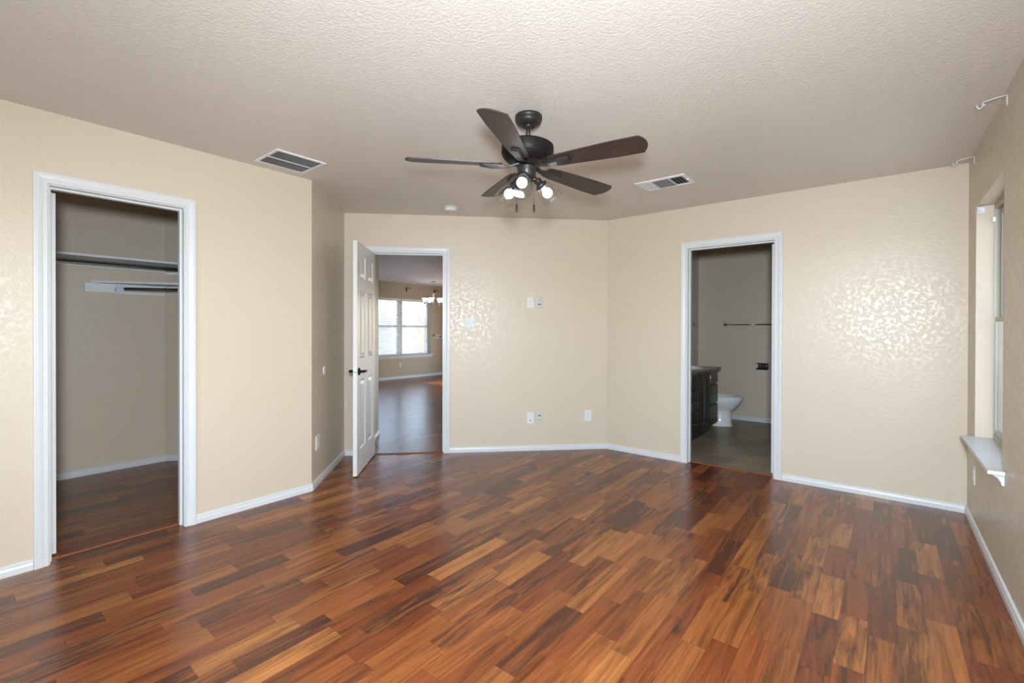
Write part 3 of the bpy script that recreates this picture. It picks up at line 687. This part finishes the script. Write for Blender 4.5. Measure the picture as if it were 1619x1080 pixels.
for a_ in (-110, 10, 130):
    k = math.radians(a_); q_ = MB(); q_.lathe([(0.0035, 0), (0.003, 0.004)], 10, TILT @ Matrix.Translation((0.054 * math.cos(k), 0.054 * math.sin(k), fz(2.154))) @ Matrix.Rotation(k, 4, 'Z') @ Matrix.Rotation(math.radians(90), 4, 'Y')); q_.build('thumb_screw', BRONZE, swh)
TH0, BPIT, BW = 293.5, -11.0, 0.069
def blade_outline():
    pts = []
    r0, r1 = 0.135, 0.660
    # one long edge, arched tip leaning back on the leading side, other edge, rounded root
    for r_, h_ in ((0.150, 0.044), (0.20, 0.052), (0.35, 0.0605), (0.50, BW)): pts.append((r_, -h_))
    tip = [(0.630 + 0.030 * (1 - (2 * k / 12 - 1) ** 2) + 0.006 * (1 - 2 * k / 12), BW * (2 * k / 12 - 1)) for k in range(13)]
    pts += [(0.630, -BW), (0.6355, -BW * 0.96)] + tip[1:-1] + [(0.630, BW * 0.96), (0.624, BW)]
    for r_, h_ in ((0.50, BW), (0.35, 0.0605), (0.20, 0.052), (0.150, 0.044)): pts.append((r_, h_))
    pts += [(0.140, 0.038), (0.135, 0.028), (0.135, -0.028), (0.140, -0.038)]
    return pts
for k in range(5):
    a = math.radians(TH0 + 72 * k)
    P = TILT @ Matrix.Translation((0, 0, fz(2.168))) @ Matrix.Rotation(a, 4, 'Z')
    mb = MB(); mb.prism(blade_outline(), -0.003, 0.003)
    M = P @ Matrix.Rotation(math.radians(BPIT), 4, 'X')
    bo = mb.build('fan_blade', BLADE, fan); bo.matrix_local = M
    # blade iron: arm from the hub to a raised plate under the blade
    ir = MB()
    ir.loft([[(0.045, -.016, .006), (0.045, .016, .006), (0.045, .016, .012), (0.045, -.016, .012)], [(0.095, -.013, -.012), (0.095, .013, -.012), (0.095, .013, -.004), (0.095, -.013, -.004)], [(0.13, -.017, -.020), (0.13, .017, -.020), (0.13, .019, -.0035), (0.13, -.019, -.0035)], [(0.19, -.021, -.022), (0.19, .021, -.022), (0.19, .026, -.0035), (0.19, -.026, -.0035)], [(0.252, -.019, -.017), (0.252, .019, -.017), (0.252, .026, -.0035), (0.252, -.026, -.0035)], [(0.258, -.015, -.010), (0.258, .015, -.010), (0.258, .022, -.0035), (0.258, -.022, -.0035)]], smooth=False)
    io = ir.build('blade_iron', BRONZE, bo)
# light kit
for k, a_ in enumerate((-63, 57, 177)):
    a = math.radians(a_)
    base = TILT @ Matrix.Translation((0, 0, fz(2.101))) @ Matrix.Rotation(a, 4, 'Z')
    M = base @ Matrix.Translation((0.062, 0, -0.004)) @ Matrix.Rotation(math.radians(180 - 46), 4, 'Y')   # local +z = shade axis, outward and down
    mb = MB(); mb.tube([base @ Vector(p) for p in ((0.030, 0, -0.004), (0.052, 0, 0.002), (0.068, 0, -0.008))], 0.013, 12)
    mb.lathe([(0.019, -0.004), (0.021, 0.0), (0.021, 0.024), (0.0335, 0.026), (0.0345, 0.030), (0.0345, 0.044), (0.030, 0.046)], 28, M)
    arm = mb.build('lamp_holder', BRONZE, fan)
    mb = MB(); mb.lathe([(0.033, 0.040), (0.040, 0.052), (0.049, 0.072), (0.057, 0.100), (0.0625, 0.132), (0.0635, 0.146), (0.0615, 0.146), (0.0605, 0.132), (0.055, 0.100), (0.047, 0.073), (0.038, 0.054), (0.031, 0.042)], 40, M, cap=False)
    mb.build('glass_shade', SHADEG, arm)
    mb = MB(); mb.lathe([(0.013, 0.044), (0.0135, 0.060), (0.016, 0.068)], 20, M); mb.build('bulb_neck', PLATE, arm)
    mb = MB(); mb.sphere((0, 0, 0.088), 0.0275, 24, 14); mb.xf(M); mb.build('bulb', BULBM, arm)
for (ox, oy, z0, z1, zf) in ((-0.052, -0.036, 2.105, 1.957, 1.917), (0.022, 0.022, 2.100, 1.955, 1.916)):
    mb = MB(); mb.tube([(ox, oy, fz(z0)), (ox, oy, fz(z1))], 0.0012, 6); pc = mb.build('pull_chain', BRONZE, fan)
    mb = MB(); mb.lathe([(0.003, fz(zf + 0.043)), (0.006, fz(zf + 0.041)), (0.0065, fz(zf + 0.004)), (0.005, fz(zf)), (0.0001, fz(zf))], 14, Matrix.Translation((ox, oy, 0))); mb.build('chain_fob', BRONZE, pc)

# ------------------------------------------------------------------ closet
us = empty('closet_shelf', (-5.39, 0.4, 1.872), 0, 'long white upper closet shelf with chrome hanging rod', 'shelf')
mb = MB(); mb.bbox(0.0006, 0.33, -1.2, 1.20, -0.0095, 0.0095, 0.001); mb.build('shelf_board', SHELFW, us)
mb = MB(); mb.box(0.0006, 0.019, -1.2, 0.985, -0.060, -0.0096); mb.build('cleat', SHELFW, us)
mb = MB(); mb.tube([(0.275, -1.2, -0.050), (0.275, 1.20, -0.050)], 0.0165, 16); mb.build('hanging_rod', CHROME, us)
ec = MB(); FE = Frame((-5.39, 1.39), (Q, Q), (-Q, Q))
ec.box(0.012, 1.2, -0.019, -0.0006, 1.790, 1.814); ec.xf(FE.m()); tag(ec.build('wall_cleat', SHELFW), 'white wall cleat on the angled closet wall below the upper shelf', 'cleat')
ls = empty('corner_shelf', (-5.39, 1.39, 1.69), 0, 'lower white corner closet shelf with rod on a white end block', 'shelf')
# local frame keeps world axes
def LP(x, y, z): return (x + 5.39, y - 1.39, z - 1.69)
ex, ey = -4.40, 2.36
mb = MB(); poly = [(-5.389, 0.862), (-5.389, 1.389), (-4.60, 2.178), (-4.52, 1.98), (-5.03, 1.40)]
mb.prism([(x + 5.39, y - 1.39) for x, y in poly], -0.0155, 0.0025); mb.build('shelf_board', SHELFW, ls)
mb = MB(); mb.box(*[v for a, b in zip(LP(-5.3894, 0.809, 1.592), LP(-5.352, 1.005, 1.668)) for v in (a, b)]); mb.build('end_block', SHELFW, ls)
mb = MB(); mb.box(*[v for a, b in zip(LP(-5.3894, 1.006, 1.632), LP(-5.372, 1.383, 1.673)) for v in (a, b)]); mb.build('cleat', SHELFW, ls)
mb = MB(); mb.box(*[v for a, b in zip(LP(-5.3894, 1.006, 1.589), LP(-5.372, 1.386, 1.604)) for v in (a, b)]); mb.build('cleat', SHELFW, ls)
ec = MB(); ec.box(0.02, 1.1, -0.018, -0.0006, 1.632, 1.673); ec.xf(Matrix.Translation((5.39, -1.39, -1.69)) @ FE.m()); ec.build('cleat', SHELFW, ls)
mb = MB(); mb.tube([LP(-5.345, 1.075, 1.632), LP(-4.62, 2.08, 1.632)], 0.014, 14); mb.build('hanging_rod', flat('dark_chrome', (0.25, 0.26, 0.27), 0.25, 1.0), ls)
mb = MB(); mb.box(*[v for a, b in zip(LP(-5.355, 1.02, 1.602), LP(-5.335, 1.072, 1.664)) for v in (a, b)]); mb.build('rod_socket', STEEL, ls)

# ------------------------------------------------------------------ bathroom
van = empty('vanity_cabinet', (-1.88, 5.43, 0.0), 0, 'dark espresso bathroom vanity cabinet with stone top and chrome pulls', 'vanity')
def V3(x, y, z): return (x + 1.88, y - 5.43, z)
VX = -1.62
mb = MB()
def vb(m, x0, x1, y0, y1, z0, z1, r=0): (m.bbox if r else m.box)(x0 + 1.88, x1 + 1.88, y0 - 5.43, y1 - 5.43, z0, z1, *([r] if r else []))
vb(mb, -2.139, VX - 0.02, 4.66, 6.19, 0.10, 0.774); vb(mb, -2.139, VX - 0.075, 4.68, 6.11, 0.005, 0.10); mb.build('cabinet_body', ESPR, van)
def front(y0, y1, z0, z1, name, pull=True, panel=False):
    m = MB(); vb(m, VX - 0.0195, VX, y0, y1, z0, z1, 0.003)
    if panel:
        m = MB(); X0 = VX + 1.88; f = 0.055; a, b = y0 - 5.43, y1 - 5.43
        rg = lambda e, x: [(x, a + e, z0 + e), (x, b - e, z0 + e), (x, b - e, z1 - e), (x, a + e, z1 - e)]
        m.loft([rg(0, X0 - .0195), rg(0, X0 - .003), rg(.003, X0), rg(f, X0), rg(f + .006, X0 - .008), rg(f + .022, X0 - .008), rg(f + .045, X0 - .002)], smooth=False)
    o = m.build(name, ESPR, van)
    if pull:
        yc, zc = (y0 + y1) / 2, (z0 + z1) / 2
        if panel: yc, zc = y1 - 0.03, z1 - 0.07
        p = MB(); hw = 0.048
        pts = [V3(VX, yc - hw, zc), V3(VX + .018, yc - hw + .006, zc), V3(VX + .026, yc - hw / 2, zc), V3(VX + .028, yc, zc), V3(VX + .026, yc + hw / 2, zc), V3(VX + .018, yc + hw - .006, zc), V3(VX, yc + hw, zc)]
        if panel: pts = [V3(VX + (q[0] - 1.88 + 1.88 - (VX + 1.88)) if False else VX, 0, 0) for q in pts] and [V3(VX, yc, zc - hw), V3(VX + .018, yc, zc - hw + .006), V3(VX + .027, yc, zc), V3(VX + .018, yc, zc + hw - .006), V3(VX, yc, zc + hw)]
        p.tube(pts, 0.0055, 8); p.build('pull', CHROME, o)
for (y0, y1) in ((5.065, 5.425), (5.825, 6.18)):
    front(y0, y1, 0.618, 0.766, 'drawer', pull=False); front(y0, y1, 0.370, 0.588, 'drawer'); front(y0, y1, 0.122, 0.347, 'drawer')
front(5.46, 5.80, 0.122, 0.766, 'cabinet_door', True, True)
front(4.69, 5.03, 0.122, 0.766, 'cabinet_door', False, True)
# counter with an oval sink cut-out
ct = MB(); cxs, cys, ra, rb = -1.865, 5.78, 0.155, 0.235
X0, X1, Y0, Y1, z0, z1 = -2.139, -1.595, 4.625, 6.222, 0.775, 0.805
K = 48; inner = [(cxs + ra * math.cos(2 * math.pi * k / K), cys + rb * math.sin(2 * math.pi * k / K)) for k in range(K)]
outer = []
for k in range(K):
    c, s_ = math.cos(2 * math.pi * k / K), math.sin(2 * math.pi * k / K)
    tx = ((X1 - cxs) / c) if c > 1e-9 else ((X0 - cxs) / c if c < -1e-9 else 1e9); ty = ((Y1 - cys) / s_) if s_ > 1e-9 else ((Y0 - cys) / s_ if s_ < -1e-9 else 1e9)
    tt = min(tx, ty); outer.append((cxs + c * tt, cys + s_ * tt))
for cx_, cy_ in ((X0, Y0), (X1, Y0), (X1, Y1), (X0, Y1)):
    k = min(range(K), key=lambda q: (outer[q][0] - cx_) ** 2 + (outer[q][1] - cy_) ** 2); outer[k] = (cx_, cy_)
ring = lambda pp, z: [V3(x, y, z) for x, y in pp]
ct.loft([ring(inner, z0), ring(inner, z1), ring(outer, z1), ring(outer, z0), ring(inner, z0)], cap=False, smooth=False)
ctop = ct.build('countertop', STONE, van)
mb = MB(); rr = [[V3(cxs + ra * f * math.cos(2 * math.pi * k / K), cys + rb * f * math.sin(2 * math.pi * k / K), z) for k in range(K)] for f, z in ((1.13, 0.8055), (1.125, 0.812), (1.09, 0.8165), (1.02, 0.8155), (0.985, 0.806), (0.97, 0.771), (0.91, 0.72), (0.75, 0.665), (0.4, 0.645), (0.08, 0.642))]
mb.loft(rr, cap=False); mb.build('sink_basin', PORC, van)

toi = empty('toilet', (-1.83, 6.56, 0.004), 0, 'white porcelain toilet standing past the end of the vanity', 'toilet')
def ell(cx, a, b, z, n=36, sq=1.0):
    return [(cx + a * math.cos(2 * math.pi * k / n) * (1 if math.cos(2 * math.pi * k / n) > 0 else 0.8), b * math.copysign(abs(math.sin(2 * math.pi * k / n)) ** sq, math.sin(2 * math.pi * k / n)), z) for k in range(n)]
mb = MB(); mb.loft([ell(0.06, .235, .125, 0.0), ell(0.06, .235, .125, .012), ell(0.06, .224, .112, .022), ell(0.06, .219, .106, .12), ell(0.065, .218, .106, .195), ell(0.085, .226, .120, .225), ell(0.112, .250, .152, .27), ell(0.128, .274, .180, .325), ell(0.135, .285, .188, .362), ell(0.135, .285, .188, .376), ell(0.135, .262, .165, .378), ell(0.135, .21, .125, .372), ell(0.12, .17, .10, .30), ell(0.10, .08, .05, .24)]); mb.build('bowl', PORC, toi)
mb = MB(); mb.loft([ell(0.132, .268, .172, .379), ell(0.132, .290, .192, .380), ell(0.132, .288, .190, .398), ell(0.132, .262, .165, .401), ell(0.132, .205, .118, .398), ell(0.132, .200, .114, .382), ell(0.132, .268, .172, .379)], cap=False); mb.build('seat', PORC, toi)
mb = MB(); mb.bbox(-.308, -.145, -.215, .215, .375, .72, .015); mb.build('tank', PORC, toi)
mb = MB(); mb.bbox(-.3085, -.135, -.225, .225, .7205, .755, .010); mb.build('tank_lid', PORC, toi)

tb = empty('towel_bar', (-1.765, 7.11, 1.346), 0, 'chrome towel bar on the bathroom back wall', 'towel bar', 'bathroom towel bars')
mb = MB(); mb.lathe([(0.026, -0.0006), (0.026, 0.006), (0.020, 0.011), (0.010, 0.014), (0.010, 0.06)], 20, Matrix.Rotation(math.radians(90), 4, 'X')); mb.build('bar_post', CHROME, tb)
mb = MB(); mb.lathe([(0.026, -0.0006), (0.026, 0.006), (0.020, 0.011), (0.010, 0.014), (0.010, 0.06)], 20, Matrix.Translation((0.61, 0, 0)) @ Matrix.Rotation(math.radians(90), 4, 'X')); mb.build('bar_post', CHROME, tb)
mb = MB(); mb.tube([(-0.012, -0.055, 0), (0.622, -0.055, 0)], 0.009, 12); mb.build('bar', CHROME, tb)
t2 = empty('towel_bar', (-2.14, 6.88, 1.352), math.radians(90), 'towel bar on the bathroom side wall, its end showing past the jamb', 'towel bar', 'bathroom towel bars')
for x_ in (0.0, -0.61):
    mb = MB(); mb.lathe([(0.026, -0.0006), (0.026, 0.006), (0.020, 0.011), (0.010, 0.014), (0.010, 0.06)], 20, Matrix.Translation((x_, 0, 0)) @ Matrix.Rotation(math.radians(90), 4, 'X')); mb.build('bar_post', NICKEL, t2)
mb = MB(); mb.tube([(0.012, -0.055, 0), (-0.622, -0.055, 0)], 0.009, 12); mb.build('bar', NICKEL, t2)
tp = empty('paper_holder', (-1.285, 7.11, 0.775), 0, 'black toilet paper holder on the bathroom back wall', 'paper holder')
mb = MB(); mb.bbox(-0.056, 0.072, -0.012, -0.0006, -0.045, 0.045, 0.002); mb.build('back_plate', BLACK, tp)
mb = MB(); mb.bbox(-0.074, 0.072, -0.085, -0.0125, 0.038, 0.045, 0.001); mb.build('shelf_lip', BLACK, tp)
mb = MB(); mb.tube([(-0.072, -0.05, -0.036), (0.066, -0.05, -0.036)], 0.010, 12); mb.tube([(0.060, -0.011, -0.036), (0.060, -0.055, -0.036)], 0.008, 10); mb.build('roller_arm', BLACK, tp)
for x_ in (-0.030, 0.052):
    mb = MB(); mb.lathe([(0.006, 0), (0.005, 0.002)], 10, Matrix.Translation((x_, -0.012, 0.012)) @ Matrix.Rotation(math.radians(90), 4, 'X')); mb.build('screw', STEEL, tp)

# ------------------------------------------------------------------ dining room seen through the entry doorway
FDN = Frame((XD, 0), (0, 1), (-1, 0))
def dining_window():
    r = tag(empty('window_2', (XD - 0.10, 6.9, 0.60)), kind='structure'); o = r.location
    def bx(mb, a, b, c, d, e, f): mb.box(a - o[0], b - o[0], c - o[1], d - o[1], e - o[2], f - o[2])
    y0, y1, z0, z1 = DW
    f = MB(); x0, x1 = XD - .14, XD - .08
    for a, b in ((y0, y0 + .04), (y1 - .04, y1), (7.40, 7.56), (6.32, 6.48)): bx(f, x0, x1, a, b, z0, z1)
    segs = ((y0 + .04, 6.32), (6.48, 7.40), (7.56, y1 - .04))
    for a, b in segs: bx(f, x0, x1, a, b, z0, z0 + .04); bx(f, x0, x1, a, b, z1 - .04, z1)
    f.build('window_frame', VINYL, r)
    for a, b in segs:
        s = MB(); bx(s, x0 + .01, x1 - .005, a, b, 1.305, 1.365); so = s.build('sash_rail', VINYL, r)
        g = MB(); bx(g, x0 + .028, x0 + .032, a, b, z0 + .04, z1 - .04); g.build('pane', GLASS, so)
dining_window()
sl_ = MB(); sl_.bbox(XD + .0006, XD + .075, DW[0] - .09, DW[1] + .09, DW[2] - .022, DW[2] - .0006, .002); so = struct(sl_.build('window_sill', WHITE)); sl_ = MB(); sl_.box(XD + .0006, XD + .02, DW[0] - .06, DW[1] + .06, DW[2] - .075, DW[2] - .0225); sl_.build('sill_apron', WHITE, so)
def blind(ya, yb, label):
    r = empty('window_blind', (XD - 0.035, (ya + yb) / 2, 2.04), 0, label, 'blind', 'white blinds on the dining room window')
    h = (yb - ya) / 2
    hd = MB(); hd.bbox(-.028, .030, -h, h, -.062, .003, .003); hd.build('headrail', BLIND, r)
    s = MB(); n = 29
    for k in range(n):
        z = -.085 - k * 0.0455; t = math.radians(14); c, sn = .0245 * math.cos(t), .0245 * math.sin(t)
        s.add([(-c, -h + .004, z + sn), (c, -h + .004, z - sn), (c, h - .004, z - sn), (-c, h - .004, z + sn), (-c, -h + .004, z + sn + .003), (c, -h + .004, z - sn + .003), (c, h - .004, z - sn + .003), (-c, h - .004, z + sn + .003)], [(0, 1, 2, 3), (4, 5, 6, 7), (0, 1, 5, 4), (2, 3, 7, 6), (1, 2, 6, 5), (0, 3, 7, 4)])
    s.build('slat_curtain', BLIND, r)
    b = MB(); b.bbox(-.025, .025, -h + .003, h - .003, -1.428, -1.405, .003); b.build('bottom_rail', BLIND, r)
    for y in (-h * .55, h * .55):
        c_ = MB(); c_.tube([(.027, y, -.06), (.027, y, -1.41)], .0022, 6); c_.build('ladder_cord', BLIND, r)
    w_ = MB(); w_.tube([(.034, -h + .09, -.06), (.034, -h + .09, -.72)], .005, 8); w_.build('tilt_wand', GREYM, r)
blind(7.49, 8.415, 'white blind on the dining window section beside the sign')
blind(6.41, 7.475, 'white blind on the dining window section nearer the door leaf')
blind(5.32, 6.395, 'white blind on the dining window section behind the hall wall')
outlet(FDN, 7.427, 0.361, 'white power outlet under the dining room window', group='dining room outlets')
def curtain_hook(y, label):
    r = empty('curtain_hook', (XD, y, 2.295), 0, label, 'bracket', 'dark curtain rod brackets over the dining window')
    mb = MB(); mb.bbox(0.0006, 0.006, -.02, .02, -.055, .045, .001); mb.build('wall_plate', BLACK, r)
    mb = MB(); mb.tube([(0.005, 0, .03), (.06, .01, .035), (.10, .03, .02)], .008, 8); mb.sphere((.105, .035, .008), .014, 12, 8); mb.build('hook_arm', BLACK, r)
curtain_hook(7.625, 'dark curtain rod bracket over the middle of the dining window')
curtain_hook(8.58, 'dark curtain rod bracket behind the chandelier chain')
sg = empty('wall_sign', (XD, 8.75, 1.06), 0, 'narrow grey wall plaque with dark shapes beside the dining window', 'wall plaque')
mb = MB(); mb.bbox(0.0006, 0.018, -.215, .215, -.055, .052, .002); mb.build('board', flat('grey_board', (0.60, 0.60, 0.57), 0.6), sg)
for y, wd, hg in ((-.14, .016, .05), (-.125, .03, .014), (-.02, .014, .05), (0.005, .03, .014), (0.045, .016, .06), (0.075, .03, .014), (0.13, .022, .07)):
    mb = MB(); mb.bbox(.0185, .030, y - wd / 2, y + wd / 2, -hg / 2, hg / 2, .002); mb.build('dark_mark', flat('dark_grey_mark', (0.07, 0.07, 0.08), 0.5), sg)
mb = MB(); mb.sphere((.03, -.205, .045), .02, 12, 8); mb.build('peg', BLACK, sg)

ch = empty('chandelier', (-8.655, 7.70, H), 0, 'nickel chandelier with five lit white bell shades in the dining room', 'chandelier')
mb = MB(); mb.lathe([(0.06, -.0006), (0.06, -.012), (0.045, -.026), (0.012, -.032)], 24); mb.build('canopy', NICKEL, ch)
mb = MB()
for k in range(9):
    z = -.035 - k * .027; a = k * math.pi / 2
    mb.tube([(.008 * math.cos(t) * math.cos(a), .008 * math.cos(t) * math.sin(a), z - .017 + .017 * math.sin(t)) for t in [2 * math.pi * q / 10 for q in range(11)]], .0026, 6)
mb.build('chain', NICKEL, ch)
mb = MB(); mb.lathe([(.008, -.275), (.034, -.285), (.036, -.295), (.022, -.305), (.024, -.39), (.016, -.42), (.020, -.52), (.035, -.56), (.030, -.60), (.010, -.62), (.0001, -.63)], 20); mb.build('centre_column', NICKEL, ch)
for k in range(5):
    a = math.radians(20 + 72 * k); R_ = Matrix.Rotation(a, 4, 'Z')
    mb = MB(); mb.tube([R_ @ Vector(p) for p in ((.02, 0, -.56), (.07, 0, -.60), (.13, 0, -.615), (.18, 0, -.59), (.205, 0, -.55), (.208, 0, -.53))], .007, 8); mb.lathe([(.016, -.545), (.028, -.535), (.026, -.515), (.018, -.51)], 14, R_ @ Matrix.Translation((.208, 0, 0))); ar = mb.build('arm', NICKEL, ch)
    mb = MB(); mb.lathe([(.024, -.512), (.034, -.505), (.042, -.48), (.052, -.45), (.070, -.418), (.075, -.410), (.071, -.412), (.048, -.45), (.038, -.48), (.03, -.50)], 24, R_ @ Matrix.Translation((.208, 0, 0)), cap=False); mb.build('bell_shade', OPAL, ar)

# ------------------------------------------------------------------ outside
box_struct('ground_outside', -22, -9.75, -4, 22, -0.25, -0.15, CONC)
box_struct('ground_outside', -9.75, 8, 9.7, 22, -0.25, -0.15, CONC)
box_struct('ground_outside', 1.2, 8, -4, 9.7, -0.25, -0.15, CONC)
def fence(name, x, y0, y1, label):
    r = empty(name, (x, (y0 + y1) / 2, -0.15), 0, label, 'fence')
    mb = MB(); y = y0
    while y < y1: mb.box(-.009, .009, y - (y0 + y1) / 2, y + .135 - (y0 + y1) / 2, 0, 1.85); y += .14
    mb.build('picket_panel', FENCE, r)
    mb = MB()
    for z in (.3, 1.0, 1.6): mb.box(-.05, -.0095, -(y1 - y0) / 2, (y1 - y0) / 2, z, z + .08)
    mb.build('fence_rail', FENCE, r)
fence('garden_fence', -13.2, 1.0, 15.0, 'tan wooden garden fence seen through the dining room blinds')
fence('garden_fence', 3.2, -1.0, 9.0, 'tan wooden garden fence outside the side window')
hs = empty('garden_shed', (-12.4, 9.35, -0.15), 0, 'bright white shed seen through the dining window blinds', 'shed')
mb = MB(); mb.box(-.5, .5, -.45, .45, 0.9, 1.75); mb.box(-.5, .5, -.45, .45, 0, 0.9); mb.build('shed_wall', STUCCO, hs)
mb = MB(); mb.prism([(-.6, 1.75), (.6, 1.75), (0, 2.0)], -.5, .5); mb.xf(Matrix.Rotation(math.radians(90), 4, 'X')); mb.build('shed_roof', STUCCO, hs)
